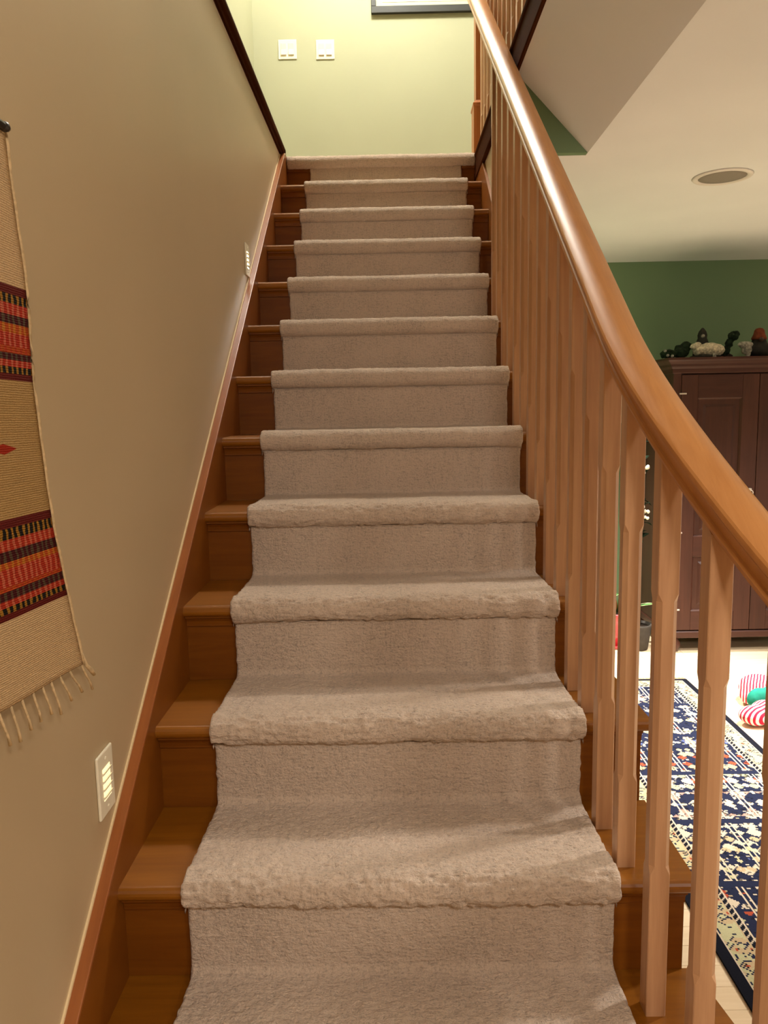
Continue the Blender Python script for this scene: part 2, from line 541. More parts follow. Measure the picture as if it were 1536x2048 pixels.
def carpet_mesh(name, P, x0, x1, step_fn, dx, amp=1.0, squash=0.004):
    P = np.array(P)
    # resample
    out = []
    acc = 0.0
    for a, b in zip(P, P[1:]):
        d = math.hypot(b[0] - a[0], b[1] - a[1])
        st = step_fn(a[0])
        k = max(1, int(round(d / st)))
        for i in range(k):
            t = i / k
            out.append((*(a + (b - a) * t), acc + d * t))
        acc += d
    out.append((*P[-1], acc))
    Q = np.array(out)
    tg = np.gradient(Q[:, :2], axis=0)
    tg /= np.linalg.norm(tg, axis=1)[:, None] + 1e-9
    nrm = np.stack([-tg[:, 1], tg[:, 0]], 1)         # outward: up / toward the viewer
    nc = int((x1 - x0) / dx)
    xs = np.linspace(x0 + 0.006, x1 - 0.006, nc)
    ins = np.zeros(nc)
    xs = np.concatenate([[x0 + 0.001, x0, x0 + 0.002], xs, [x1 - 0.002, x1, x1 - 0.001]])
    ins = np.concatenate([[0.013, 0.006, 0.0015], ins, [0.0015, 0.006, 0.013]])
    X, S = np.meshgrid(xs, Q[:, 3])
    W = Q[:, 2][:, None]
    nz = 0.0023 * (0.40 + 0.8 * W) * 2 * vnoise(X / 0.0085, S / 0.0080) + 0.0014 * 2 * vnoise(X / 0.0050 + 77, S / 0.0046 + 31)
    nz += 0.0024 * W * 2 * vnoise(X / 0.026 + 11, S / 0.0074 + 5)       # broken ribs along the nosings
    nz += 0.0016 * W * 2 * vnoise(X / 0.16 + 3, S / 0.11 + 9)
    nz += 0.0020 * 2 * vnoise(X / 0.09 + 40, S / 0.09 + 60)
    fade = np.clip(1.15 - 0.35 * Q[:, 0], 0.45, 1.0)[:, None]      # pile is walked flatter further up
    nz = nz * amp * fade - ins[None, :]
    edge = 0.0012 * 2 * vnoise(S / 0.012 + 200, S * 0 + 3)
    Xo = X.copy()
    Xo[:, :3] += edge[:, :3]; Xo[:, -3:] += edge[:, -3:]
    mid = W * 1.0
    Xo[:, :4] -= squash * mid; Xo[:, -4:] += squash * mid
    Y = Q[:, 0][:, None] + nrm[:, 0][:, None] * nz
    Z = Q[:, 1][:, None] + nrm[:, 1][:, None] * nz
    R, C = X.shape
    co = np.stack([Xo, Y, Z], 2).reshape(-1, 3)
    idx = np.arange(R * C).reshape(R, C)
    f = np.stack([idx[:-1, :-1], idx[:-1, 1:], idx[1:, 1:], idx[1:, :-1]], 2).reshape(-1, 4)
    me = bpy.data.meshes.new(name)
    me.vertices.add(len(co)); me.vertices.foreach_set('co', co.ravel().astype(np.float32))
    me.loops.add(f.size); me.loops.foreach_set('vertex_index', f.ravel().astype(np.int32))
    me.polygons.add(len(f))
    me.polygons.foreach_set('loop_start', (np.arange(len(f)) * 4).astype(np.int32))
    me.polygons.foreach_set('use_smooth', np.ones(len(f), dtype=bool))
    me.update(calc_edges=True)
    uvl = me.uv_layers.new(name='UVMap')
    uv = np.stack([X, S], 2).reshape(-1, 2)[f.ravel()]
    uvl.data.foreach_set('uv', uv.ravel().astype(np.float32))
    me.validate()
    return me

P = carpet_profile(0, 12)
yr = 13 * G + 0.017
P += [(yr - 0.018, TZ(12) + 0.015, 0), (yr - 0.005, TZ(12) + 0.018, 0), (yr, TZ(12) + 0.028, 0), (yr, TZ(13) - 0.036, 0)]
runner = link_obj('stair_runner', carpet_mesh('stair_runner', P, XC0, XC1, lambda y: 0.0031 if y < 1.3 else 0.0065, 0.0033), M_carpet)
tag(runner, 'beige cut pile carpet runner down the middle of the wooden stairs', 'carpet runner')
# the full-width carpet of the landing, rolled over its edge
n = 13
cy, cz, r = n * G + 0.019, TZ(n) - 0.010, 0.030
P = [(n * G + 0.028, cz - r + 0.002, 0.5)]
for k in range(0, 11):
    a = math.radians(268 - k * 18)
    P.append((cy + r * math.cos(a), cz + r * math.sin(a), 1.0))
P += [(cy + 0.05, TZ(n) + 0.017, 0.5), (YU - 0.002, TZ(n) + 0.014, 0.1)]
land = link_obj('landing_carpet', carpet_mesh('landing_carpet', P, 0.004, 0.9505, lambda y: 0.007, 0.007, 1.0, 0.0), M_carpet)
tag(land, 'full width beige landing carpet rolled over the top step edge', 'carpet')

# ------------------------------------------------------------------ balustrade
def flare(y):
    return 0.33 * max(0.0, 0.69 - y) ** 2 if y > 0.1 else 0.1149 + 0.3894 * (0.1 - y)
def smooth(t):
    t = max(0.0, min(1.0, t)); return t * t * (3 - 2 * t)
def rail_z(y):        # underside of the hand rail
    zl = 0.978 + 0.010 * smooth((0.70 - y) / 0.40)
    if y < 0.05:      # levels off before the starting newel
        t = min(1.0, (0.05 - y) / 0.32)
        return SL * 0.05 + zl - SL * 0.32 * (t - 0.5 * t * t) 
    return SL * y + zl
XB = 0.9055           # axis of the balustrade
HB = 0.0165           # half width of a baluster
BAL = tag(empty('stair_balustrade', (XB, 0, 0)), 'maple balustrade of chamfered square balusters with a sloping moulded hand rail beside the stairs', 'railing')
def bchild(o, root, org):
    o.parent = root
    o.matrix_parent_inverse = Matrix.Translation((-org[0], -org[1], -org[2]))
    return o
def baluster_mesh(z0, z1a, z1b, s0, s1, hb=HB):
    """square spindle from z0 up to z1 (front/back heights z1a/z1b), corners chamfered between s0 and s1; origin at its foot"""
    bm = bmesh.new()
    c = 0.0075
    def ring(z, ch, zf=None, zb=None):
        h = hb
        pts = [(-h + ch, -h), (h - ch, -h), (h, -h + ch), (h, h - ch), (h - ch, h), (-h + ch, h), (-h, h - ch), (-h, -h + ch)]
        res = []
        for x, y in pts:
            zz = z if zf is None else zf + (zb - zf) * (y + h) / (2 * h)
            res.append(bm.verts.new((x, y, zz)))
        return res
    e = 0.0012
    rs = [ring(0, e), ring(s0 - z0, e), ring(s0 - z0 + 0.013, c), ring(s1 - z0 - 0.013, c), ring(s1 - z0, e), ring(0, e, z1a - z0, z1b - z0)]
    bm.faces.new(rs[0][::-1]); bm.faces.new(rs[-1])
    for a, b in zip(rs, rs[1:]):
        for k in range(8):
            bm.faces.new((a[k], a[(k + 1) % 8], b[(k + 1) % 8], b[k]))
    return bm_mesh(bm, 'baluster')
for n in range(0, 9):
    for j in range(2):
        yf = n * G + 0.048 + j * 0.1275
        yc = yf + HB
        x = XB + flare(yc)
        z0 = TZ(n) - 0.001
        s0 = SL * yf + 0.316
        za, zb = rail_z(yf) + 0.006, rail_z(yf + 2 * HB) + 0.006
        s1 = rail_z(yf) - 0.20
        o = link_obj('baluster', baluster_mesh(z0, za, zb, s0, s1), M_maple)
        o.location = (x, yc, z0)
        bchild(o, BAL, (XB, 0, 0))
# hand rail: profile swept along the flared slope
def rail_profile():
    """(x, n) with n measured square to the rail, 0 at its underside"""
    half = [(0.000, 0.0), (0.0165, 0.0), (0.0180, 0.005), (0.0225, 0.007), (0.0240, 0.012), (0.0225, 0.0165), (0.0195, 0.0185), (0.0195, 0.0240), (0.0215, 0.0320),
            (0.0270, 0.0390), (0.0325, 0.0430), (0.0338, 0.0475), (0.0335, 0.0525), (0.0315, 0.0560), (0.0285, 0.0582), (0.0225, 0.0615), (0.0150, 0.0645), (0.0070, 0.0665), (0.0, 0.0672)]
    return half + [(-a, b) for a, b in half[-2:0:-1]]
def rail_mesh(path, name):
    bm = bmesh.new()
    pr = rail_profile()
    rings = []
    for i, p in enumerate(path):
        d = (path[min(i + 1, len(path) - 1)] - path[max(i - 1, 0)]).normalized()
        side = d.cross(Vector((0, 0, 1))).normalized()
        nn = side.cross(d).normalized()
        rings.append([bm.verts.new(p + side * a + nn * b) for a, b in pr])
    k = len(pr)
    for a, b in zip(rings, rings[1:]):
        for i in range(k):
            bm.faces.new((a[i], a[(i + 1) % k], b[(i + 1) % k], b[i]))
    bm.faces.new(rings[0][::-1]); bm.faces.new(rings[-1])
    me = bm_mesh(bm, name, True)
    me.set_sharp_from_angle(angle=math.radians(24))
    return me
Y_NEW = 3.40
path = []
y = -0.30
while y < Y_NEW + 0.002:
    path.append(Vector((XB + flare(y) + 0.075 * smooth((y - 3.12) / 0.26), y, rail_z(y))))
    y += 0.03
path.append(Vector((XB + 0.075, Y_NEW + 0.004, rail_z(Y_NEW + 0.004))))
bchild(link_obj('hand_rail', rail_mesh(path, 'hand_rail'), M_rail), BAL, (XB, 0, 0))
def newel(x, y, z0, h, root, org, w=0.043):
    """square newel: taller plinth block, slimmer post with chamfered neck, cap"""
    bm = bmesh.new()
    prof = [(w + 0.012, 0), (w + 0.012, 0.262), (w + 0.016, 0.268), (w + 0.016, 0.278), (w + 0.006, 0.288), (w, 0.296), (w, h - 0.10), (w + 0.006, h - 0.094), (w + 0.006, h - 0.08), (w, h - 0.074), (w, h - 0.03),
            (w + 0.014, h - 0.022), (w + 0.014, h - 0.004), (w + 0.006, h + 0.008), (0.008, h + 0.02)]
    rings = []
    for r, z in prof:
        rings.append([bm.verts.new((sx * r, sy * r, z)) for sx, sy in ((-1, -1), (1, -1), (1, 1), (-1, 1))])
    for a, b in zip(rings, rings[1:]):
        for k in range(4):
            bm.faces.new((a[k], a[(k + 1) % 4], b[(k + 1) % 4], b[k]))
    bm.faces.new(rings[0][::-1]); bm.faces.new(rings[-1])
    o = link_obj('newel_post', bm_mesh(bm, 'newel_post'), M_newel)
    o.location = (x, y, z0)
    return bchild(o, root, org)
newel(1.008, Y_NEW + 0.05, ZL + 0.002, 1.12, BAL, (XB, 0, 0))
newel(XB + flare(-0.30) + 0.01, -0.35, 0.0, 1.12, BAL, (XB, 0, 0))
# guard of the upper hall along the well
UP = tag(empty('hall_guard_rail', (1.0, 2.0, ZL)), 'pale wooden guard balusters along the upper hall edge above the dark trim', 'railing')
XG = 0.988
zg = ZL + 0.004
shared = None
yy = 3.26
me = baluster_mesh(0, 0.86, 0.86, 0.16, 0.66, 0.0165)
while yy > 0.5:
    o = link_obj('baluster', me, M_maple)
    o.location = (XG, yy, zg - 0.003)
    bchild(o, UP, (1.0, 2.0, ZL))
    yy -= 0.118
bchild(link_obj('hand_rail', rail_mesh([Vector((XG, 0.42, zg + 0.85)), Vector((XG, 1.5, zg + 0.85)), Vector((XG, Y_NEW - 0.008, zg + 0.85))], 'hand_rail'), M_rail), UP, (1.0, 2.0, ZL))

# ------------------------------------------------------------------ step lights in the left wall
def emission_mat(name, rgb, strength):
    m = bpy.data.materials.new(name)
    m.use_nodes = True
    nt = m.node_tree
    b = nt.nodes['Principled BSDF']
    b.inputs['Base Color'].default_value = lin(rgb)
    b.inputs['Emission Color'].default_value = lin(rgb)
    b.inputs['Emission Strength'].default_value = strength
    return m

def step_light(y, z, label, power):
    r = tag(empty('step_light', (-0.02, y, z)), label, 'step light', 'louvred step lights in the stair wall')
    bm = bmesh.new()
    add_box(bm, 0.0, 0.0055, -0.035, 0.035, -0.0575, 0.0575)
    bev_mesh(bm, 0.0025, 2)
    link_obj('plate', bm_mesh(bm, 'plate'), M_white, r)
    bm = bmesh.new()
    add_box(bm, 0.0052, 0.0062, -0.017, 0.017, -0.029, 0.029)
    link_obj('lens', bm_mesh(bm, 'lens'), emission_mat('lit_lens', (255, 238, 186), power), r)
    me = None
    for k in range(4):
        if me is None:
            bm = bmesh.new()
            pts = [(0.005, -0.005), (0.0090, -0.001), (0.0095, 0.002), (0.005, 0.0005)]
            A = [bm.verts.new((a, -0.019, b)) for a, b in pts]
            B = [bm.verts.new((a, 0.019, b)) for a, b in pts]
            bm.faces.new(A); bm.faces.new(B[::-1])
            for i in range(4):
                bm.faces.new((A[i], B[i], B[(i + 1) % 4], A[(i + 1) % 4]))
            me = bm_mesh(bm, 'louvre')
            me.materials.append(M_white)
        o = link_obj('louvre', me, None, r)
        o.location = (0, 0, -0.022 + k * 0.0145)
    for s in (-1, 1):
        bm = bmesh.new()
        bmesh.ops.create_cone(bm, cap_ends=True, segments=10, radius1=0.003, radius2=0.002, depth=0.002, matrix=Matrix.Translation((0.0062, 0, s * 0.044)) @ Matrix.Rotation(math.pi / 2, 4, 'Y'))
        link_obj('screw', bm_mesh(bm, 'screw'), M_white, r)
    return r
step_light(0.54, 0.755, 'white louvred step light low on the tan wall beside the lower treads', 0.9)
step_light(2.19, 1.95, 'small lit louvred step light on the tan wall near the top of the stairs', 6.0)

# ------------------------------------------------------------------ upper wall: switches and picture
def light_switch(xc, zc, label):
    r = tag(empty('light_switch', (xc, YU, zc)), label, 'light switch', 'double rocker switches on the upper wall')
    bm = bmesh.new()
    add_box(bm, -0.0575, 0.0575, -0.006, 0.0, -0.0575, 0.0575)
    bev_mesh(bm, 0.003, 2)
    link_obj('plate', bm_mesh(bm, 'plate'), M_white, r)
    for s in (-1, 1):
        bm = bmesh.new()
        pts = [(-0.0055, -0.034), (-0.013, -0.033), (-0.008, 0.0), (-0.0085, 0.033), (-0.0055, 0.034)]
        A = [bm.verts.new((-0.0165, a, b)) for a, b in pts]
        B = [bm.verts.new((0.0165, a, b)) for a, b in pts]
        bm.faces.new(A); bm.faces.new(B[::-1])
        for i in range(5):
            bm.faces.new((A[i], B[i], B[(i + 1) % 5], A[(i + 1) % 5]))
        o = link_obj('rocker', bm_mesh(bm, 'rocker'), plain('ivory_rocker', (226, 214, 190), 0.4, 0, 0.5, 0.02), r)
        o.location = (s * 0.0235, 0, 0)
        bm = bmesh.new()
        add_box(bm, -0.0185, 0.0185, -0.0068, -0.0055, -0.036, 0.036)
        o2 = link_obj('rocker_surround', bm_mesh(bm, 'rocker_surround'), M_white, r)
        o2.location = (s * 0.0235, 0, 0)
light_switch(-0.0975, 3.6305, 'left of the two ivory double switches on the pale upper wall')
light_switch(0.1385, 3.625, 'right of the two ivory double switches, nearer the dark picture frame')
PIC = tag(empty('picture', (0.80, YU, 3.82)), 'dark framed picture with cream mat hanging on the pale upper wall', 'picture')
fw, fh, fb = 0.74, 0.56, 0.040
def pic_piece(name, x0, x1, z0, z1, y0, y1, mat, bev=0.002):
    bm = bmesh.new()
    add_box(bm, x0, x1, -y1, -y0, z0, z1)
    bev_mesh(bm, bev)
    return link_obj(name, bm_mesh(bm, name), mat, PIC)
pic_piece('frame_rail', -fw / 2, fw / 2, 0.0, fb, 0.001, 0.026, M_black)
pic_piece('frame_rail', -fw / 2, fw / 2, fh - fb, fh, 0.001, 0.026, M_black)
pic_piece('frame_stile', -fw / 2, -fw / 2 + 0.030, fb, fh - fb, 0.001, 0.026, M_black)
pic_piece('frame_stile', fw / 2 - 0.030, fw / 2, fb, fh - fb, 0.001, 0.026, M_black)
pic_piece('mat_board', -fw / 2 + 0.028, fw / 2 - 0.028, fb - 0.002, fh - fb + 0.002, 0.002, 0.008, plain('sage_mat_board', (214, 214, 172), 0.8, 0, 0.2, 0.01), 0)
pic_piece('mat_bevel', -0.30, 0.30, 0.068, 0.492, 0.0078, 0.0098, plain('cream_mat_bevel', (250, 240, 214), 0.8, 0, 0.2, 0.01), 0)
pic_piece('print', -0.285, 0.285, 0.080, 0.480, 0.0097, 0.0105, plain('grey_beige_print', (214, 198, 168), 0.8, 0, 0.2, 0.12, 6), 0)

# ------------------------------------------------------------------ wall hanging
def textile_material():
    m, nt, b = new_mat('woven_wool', 0.95, 0.1)
    uv = N(nt, 'ShaderNodeUVMap')
    sp = N(nt, 'ShaderNodeSeparateXYZ')
    L(nt, uv.outputs[0], sp.inputs[0])
    u, v = sp.outputs[0], sp.outputs[1]         # metres across, and 0..1 down the cloth
    cream, ecru = lin((206, 172, 128)), lin((176, 140, 88))
    maroon, black, red, rust = lin((96, 26, 18)), lin((26, 20, 14)), lin((168, 44, 24)), lin((176, 72, 24))
    ochre, olive, salmon, plum = lin((196, 136, 42)), lin((92, 84, 56)), lin((206, 120, 84)), lin((70, 14, 18))
    # (start, ground, tick colour, ticks per metre)
    b1, e1, b2, e2 = 0.262, 0.427, 0.665, 0.842
    def band(a, z):
        w = z - a
        return [(a, maroon, maroon), (a + .10 * w, black, ochre), (a + .20 * w, red, salmon), (a + .32 * w, plum, olive), (a + .42 * w, rust, ochre),
                (a + .50 * w, red, salmon), (a + .66 * w, rust, red), (a + .72 * w, plum, olive), (a + .79 * w, red, salmon), (a + .86 * w, black, ochre), (a + .93 * w, maroon, maroon)]
    st = [(0.0, cream, cream)] + band(b1, e1) + [(e1, ecru, ecru)] + band(b2, e2) + [(e2, cream, cream)]
    g = ramp(nt, v, [(p, c) for p, c, t in st], 'CONSTANT')
    tk = ramp(nt, v, [(p, t) for p, c, t in st], 'CONSTANT')
    wob = math_(nt, 'MULTIPLY', noise(nt, uv.outputs[0], 40, 3), 0.9)
    fr = math_(nt, 'FRACT', math_(nt, 'ADD', math_(nt, 'MULTIPLY', u, 62.0), wob))
    on = math_(nt, 'LESS_THAN', fr, 0.42)
    c = mixc(nt, math_(nt, 'MULTIPLY', on, 0.62), g, tk)
    fz = noise(nt, uv.outputs[0], 240, 3, 0.7)
    c = mixc(nt, 0.6, c, ramp(nt, fz, [(0.25, (0.45, 0.45, 0.45, 1)), (0.7, (1.1, 1.1, 1.1, 1))]), 'MULTIPLY')
    # small red motif between the bands
    du = math_(nt, 'ABSOLUTE', math_(nt, 'SUBTRACT', u, 0.44))
    dv = math_(nt, 'ABSOLUTE', math_(nt, 'SUBTRACT', v, 0.548))
    mo = math_(nt, 'LESS_THAN', math_(nt, 'ADD', math_(nt, 'MULTIPLY', du, 22.0), math_(nt, 'MULTIPLY', dv, 90.0)), 0.85)
    c = mixc(nt, mo, c, lin((150, 40, 18)))
    L(nt, c, b.inputs['Base Color'])
    wv = N(nt, 'ShaderNodeTexWave', wave_type='BANDS', bands_direction='Y')
    mpn = N(nt, 'ShaderNodeMapping')
    mpn.inputs['Scale'].default_value = (1, 0.82, 1)
    L(nt, uv.outputs[0], mpn.inputs[0]); L(nt, mpn.outputs[0], wv.inputs[0])
    wv.inputs['Scale'].default_value = 95
    wv.inputs['Distortion'].default_value = 2.0
    bump(nt, b, math_(nt, 'ADD', wv.outputs[1], fz), 0.5, 0.003)
    return m
M_textile = textile_material()
M_yarn = plain('cream_yarn', (214, 184, 140), 0.95, 0, 0.1, 0.15, 120)
HANG = tag(empty('wall_hanging', (-0.02, 0.10, 1.80)), 'woven wool wall hanging with red and black bands and cream fringe on the tan wall', 'wall hanging')
Z_TOP, Z_BOT = 1.776, 1.005
def right_edge(z):
    ks = [(1.80, 0.337), (1.70, 0.345), (1.585, 0.362), (1.442, 0.358), (1.30, 0.372), (1.238, 0.380), (1.098, 0.413), (1.0, 0.437)]
    if z >= ks[0][0]: return ks[0][1]
    for (za, ya), (zb, yb) in zip(ks, ks[1:]):
        if zb <= z <= za:
            return ya + (yb - ya) * (za - z) / (za - zb)
    return ks[-1][1]
Y_LEFT = -0.16
def cloth_point(s, t):
    """s 0..1 left to right, t 0..1 top to bottom -> world"""
    z = Z_TOP + (Z_BOT - Z_TOP) * t
    ye = right_edge(z)
    yl = Y_LEFT
    y = yl + (ye - yl) * s
    z += 0.055 * t ** 3 * (1 - s)
    x = -0.0175 + 0.004 + 0.006 * math.sin(s * 9 + t * 2) * t * 0.6 + 0.006 * t + 0.010 * t ** 3 * s ** 6
    return Vector((x, y, z))
bm = bmesh.new()
uvl = bm.loops.layers.uv.new('UVMap')
NS, NT = 60, 110
grid = [[bm.verts.new(cloth_point(s / NS, t / NT) - Vector((-0.02, 0.10, 1.80))) for s in range(NS + 1)] for t in range(NT + 1)]
for t in range(NT):
    for s in range(NS):
        f = bm.faces.new((grid[t][s], grid[t + 1][s], grid[t + 1][s + 1], grid[t][s + 1]))
        f.smooth = True
        for lp, (a, b_) in zip(f.loops, ((s, t), (s, t + 1), (s + 1, t + 1), (s + 1, t))):
            lp[uvl].uv = (a / NS * 0.56, b_ / NT)
me = bpy.data.meshes.new('cloth')
bm.to_mesh(me); bm.free()
o = link_obj('cloth', me, M_textile, HANG)
sd = o.modifiers.new('thick', 'SOLIDIFY'); sd.thickness = 0.004; sd.offset = 1.0
off = Vector((-0.02, 0.10, 1.80))
# corded selvedge down the side and knotted tassels below
tube('selvedge_cord', [cloth_point(1.0, t / 40) - off + Vector((0.003, 0.003 + 0.0012 * math.sin(t * 1.7), 0)) for t in range(0, 41)], 0.0032, M_yarn, HANG, 7)
k = 0
s = 0.03
while s < 1.001:
    p = cloth_point(s, 1.0) - off
    ln = 0.044 + 0.014 * random.random()
    sw = 0.010 + 0.012 * random.random() + (0.012 if s > 0.85 else 0)
    pts = [p + Vector((0.002, 0, 0.004)), p + Vector((0.004, sw * 0.35, -ln * 0.3)), p + Vector((0.006, sw * 0.8, -ln * 0.7)), p + Vector((0.006, sw * 1.1, -ln))]
    tube('tassel', pts, [0.0019, 0.0018, 0.0018, 0.0026], M_yarn, HANG, 6)
    if s > 0.93:
        tube('tassel', [p + Vector((0.003, 0.003, 0.02)), p + Vector((0.006, 0.012, -0.004)), p + Vector((0.008, 0.024, -0.016)), p + Vector((0.008, 0.036, -0.028))], [0.0028, 0.003, 0.0036, 0.0030], M_yarn, HANG, 7)
    s += 0.047 + 0.02 * random.random()
M_rod = plain('dark_rod_wood', (30, 22, 16), 0.4)
tube('rod', [Vector((0.016, Y_LEFT - 0.10 - 0.03, -0.024)), Vector((0.016, 0.326 - 0.10, -0.024))], 0.005, M_rod, HANG, 10)
o = lathe('rod_finial', [(0.001, -0.008), (0.005, -0.006), (0.007, 0), (0.005, 0.006), (0.001, 0.008)], M_rod, HANG, 14, (0.016, 0.229, -0.024))
o.rotation_euler = (math.pi / 2, 0, 0)

# ------------------------------------------------------------------ ceiling speaker
SPK = tag(empty('ceiling_speaker', (1.81, 2.41, CEIL)), 'round grey ceiling speaker with white rim set in the cream ceiling', 'speaker')
bm = bmesh.new()
lathe('trim_ring', [(0.088, -0.001), (0.090, -0.006), (0.098, -0.008), (0.108, -0.006), (0.112, -0.001)], plain('speaker_rim', (222, 216, 208), 0.5, 0, 0.4, 0.02), SPK, 48)
bm.free()
lathe('grille', [(0.0, -0.0035), (0.060, -0.0035), (0.0885, -0.003), (0.0885, -0.0005)], plain('speaker_grille', (142, 134, 124), 0.7, 0, 0.3, 0.06, 300), SPK, 48)

# ------------------------------------------------------------------ runner rug on the floor
def rug_material():
    m, nt, b = new_mat('oriental_rug_wool', 0.95, 0.08)
    uv = N(nt, 'ShaderNodeUVMap')
    sp = N(nt, 'ShaderNodeSeparateXYZ')
    L(nt, uv.outputs[0], sp.inputs[0])
    u, v = sp.outputs[0], sp.outputs[1]       # metres from the left edge, metres from the far end
    W = 0.677
    eu = math_(nt, 'MINIMUM', u, math_(nt, 'SUBTRACT', W, u))
    e = math_(nt, 'MINIMUM', eu, v)
    navy, ink, ivory, cream = lin((36, 40, 62)), lin((24, 25, 34)), lin((204, 187, 162)), lin((188, 165, 128))
    rust, mauve, sage, blue = lin((168, 76, 52)), lin((182, 140, 124)), lin((186, 180, 140)), lin((82, 92, 132))
    # stepped (woven) coordinates
    def snap(x, q):
        return math_(nt, 'MULTIPLY', math_(nt, 'FLOOR', math_(nt, 'DIVIDE', x, q)), q)
    us, vs = snap(u, 0.0055), snap(v, 0.0055)
    cx = N(nt, 'ShaderNodeCombineXYZ'); L(nt, us, cx.inputs[0]); L(nt, vs, cx.inputs[1])
    # field: rows of medallions, each mirrored about its axis
    pu = math_(nt, 'PINGPONG', us, 0.058)
    pv = math_(nt, 'PINGPONG', vs, 0.083)
    rowid = math_(nt, 'FLOOR', math_(nt, 'DIVIDE', vs, 0.166))
    c2 = N(nt, 'ShaderNodeCombineXYZ'); L(nt, pu, c2.inputs[0]); L(nt, pv, c2.inputs[1]); L(nt, math_(nt, 'MULTIPLY', rowid, 0.37), c2.inputs[2])
    def vor(vec, scale, feature='F1', metric='MANHATTAN', out=0):
        n = N(nt, 'ShaderNodeTexVoronoi', feature=feature, distance=metric)
        n.inputs['Scale'].default_value = scale
        L(nt, vec, n.inputs['Vector'])
        return n.outputs[out]
    d1 = vor(c2.outputs[0], 27)
    cell = vor(c2.outputs[0], 27, out=1)
    spc = N(nt, 'ShaderNodeSeparateColor'); L(nt, cell, spc.inputs[0])
    pal = ramp(nt, spc.outputs[0], [(0.0, ivory), (0.34, cream), (0.52, mauve), (0.64, sage), (0.76, rust), (0.86, blue), (0.93, ivory)], 'CONSTANT')
    d2 = vor(cx.outputs[0], 50)
    shape = math_(nt, 'LESS_THAN', d1, 0.66)
    hole = math_(nt, 'LESS_THAN', d2, 0.44)
    fld = mixc(nt, shape, navy, pal)
    fld = mixc(nt, math_(nt, 'MULTIPLY', hole, 0.8), fld, ink)
    d3 = vor(cx.outputs[0], 48, metric='CHEBYCHEV')
    fld = mixc(nt, math_(nt, 'LESS_THAN', d3, 0.17), fld, ivory)
    # thin stripes along the rug
    st = math_(nt, 'LESS_THAN', math_(nt, 'ABSOLUTE', math_(nt, 'SUBTRACT', math_(nt, 'PINGPONG', u, 0.058), 0.050)), 0.0028)
    fld = mixc(nt, st, fld, ivory)
    fld = mixc(nt, math_(nt, 'LESS_THAN', math_(nt, 'PINGPONG', vs, 0.17), 0.014), fld, navy)
    # border
    bc = N(nt, 'ShaderNodeCombineXYZ'); L(nt, math_(nt, 'PINGPONG', us, 0.07), bc.inputs[0]); L(nt, math_(nt, 'PINGPONG', vs, 0.10), bc.inputs[1])
    bd = vor(bc.outputs[0], 38)
    bor = ramp(nt, bd, [(0.0, rust), (0.16, rust), (0.22, ink), (0.30, cream), (0.62, cream), (0.66, navy), (0.80, sage)], 'CONSTANT')
    guard = mixc(nt, math_(nt, 'LESS_THAN', math_(nt, 'PINGPONG', math_(nt, 'ADD', us, vs), 0.011), 0.0045), ink, ivory)
    def zone(a, inner, outer):
        return mixc(nt, math_(nt, 'LESS_THAN', e, a), inner, outer)
    c = zone(0.118, fld, ivory)
    c = zone(0.113, c, guard)
    c = zone(0.098, c, cream)
    c = zone(0.094, c, bor)
    c = zone(0.034, c, ivory)
    c = zone(0.030, c, ink)
    fz = noise(nt, uv.outputs[0], 260, 3, 0.7)
    c = mixc(nt, 0.5, c, ramp(nt, fz, [(0.25, (0.5, 0.5, 0.5, 1)), (0.7, (1.08, 1.08, 1.08, 1))]), 'MULTIPLY')
    L(nt, c, b.inputs['Base Color'])
    bump(nt, b, fz, 0.4, 0.003)
    return m
RX0, RX1, RY0, RY1 = 1.308, 1.985, -0.35, 3.04
RUG = tag(empty('runner_rug', (RX0, RY1, 0)), 'navy and ivory patterned oriental runner rug on the pale wood floor', 'rug')
bm = bmesh.new()
uvl = bm.loops.layers.uv.new('UVMap')
NX, NY = 16, 80
gr = [[None] * (NX + 1) for _ in range(NY + 1)]
for j in range(NY + 1):
    for i in range(NX + 1):
        uu, vv = i / NX * (RX1 - RX0), j / NY * (RY1 - RY0)
        edge = 0.0 if 0 < i < NX and 0 < j < NY else -0.003
        gr[j][i] = (bm.verts.new((uu, -vv, 0.010 + edge + 0.0008 * math.sin(uu * 17 + vv * 7))), uu, vv)
for j in range(NY):
    for i in range(NX):
        q = (gr[j][i], gr[j + 1][i], gr[j + 1][i + 1], gr[j][i + 1])
        f = bm.faces.new([a[0] for a in q])
        for lp, a in zip(f.loops, q):
            lp[uvl].uv = (a[1], a[2])
me = bpy.data.meshes.new('pile'); bm.to_mesh(me); bm.free()
o = link_obj('pile', me, rug_material(), RUG)
sd = o.modifiers.new('thick', 'SOLIDIFY'); sd.thickness = 0.0068; sd.offset = -1.0
fr = bmesh.new()
for k in range(90):
    x = 0.004 + k * (RX1 - RX0 - 0.008) / 89
    tube_bm(fr, [(x, 0, 0.005), (x + random.uniform(-.003, .003), 0.016, 0.0035), (x + random.uniform(-.006, .006), 0.034, 0.002)], 0.0016, 5)
fo = link_obj('fringe', bm_mesh(fr, 'fringe'), M_yarn, RUG)
fo['kind'] = 'stuff'

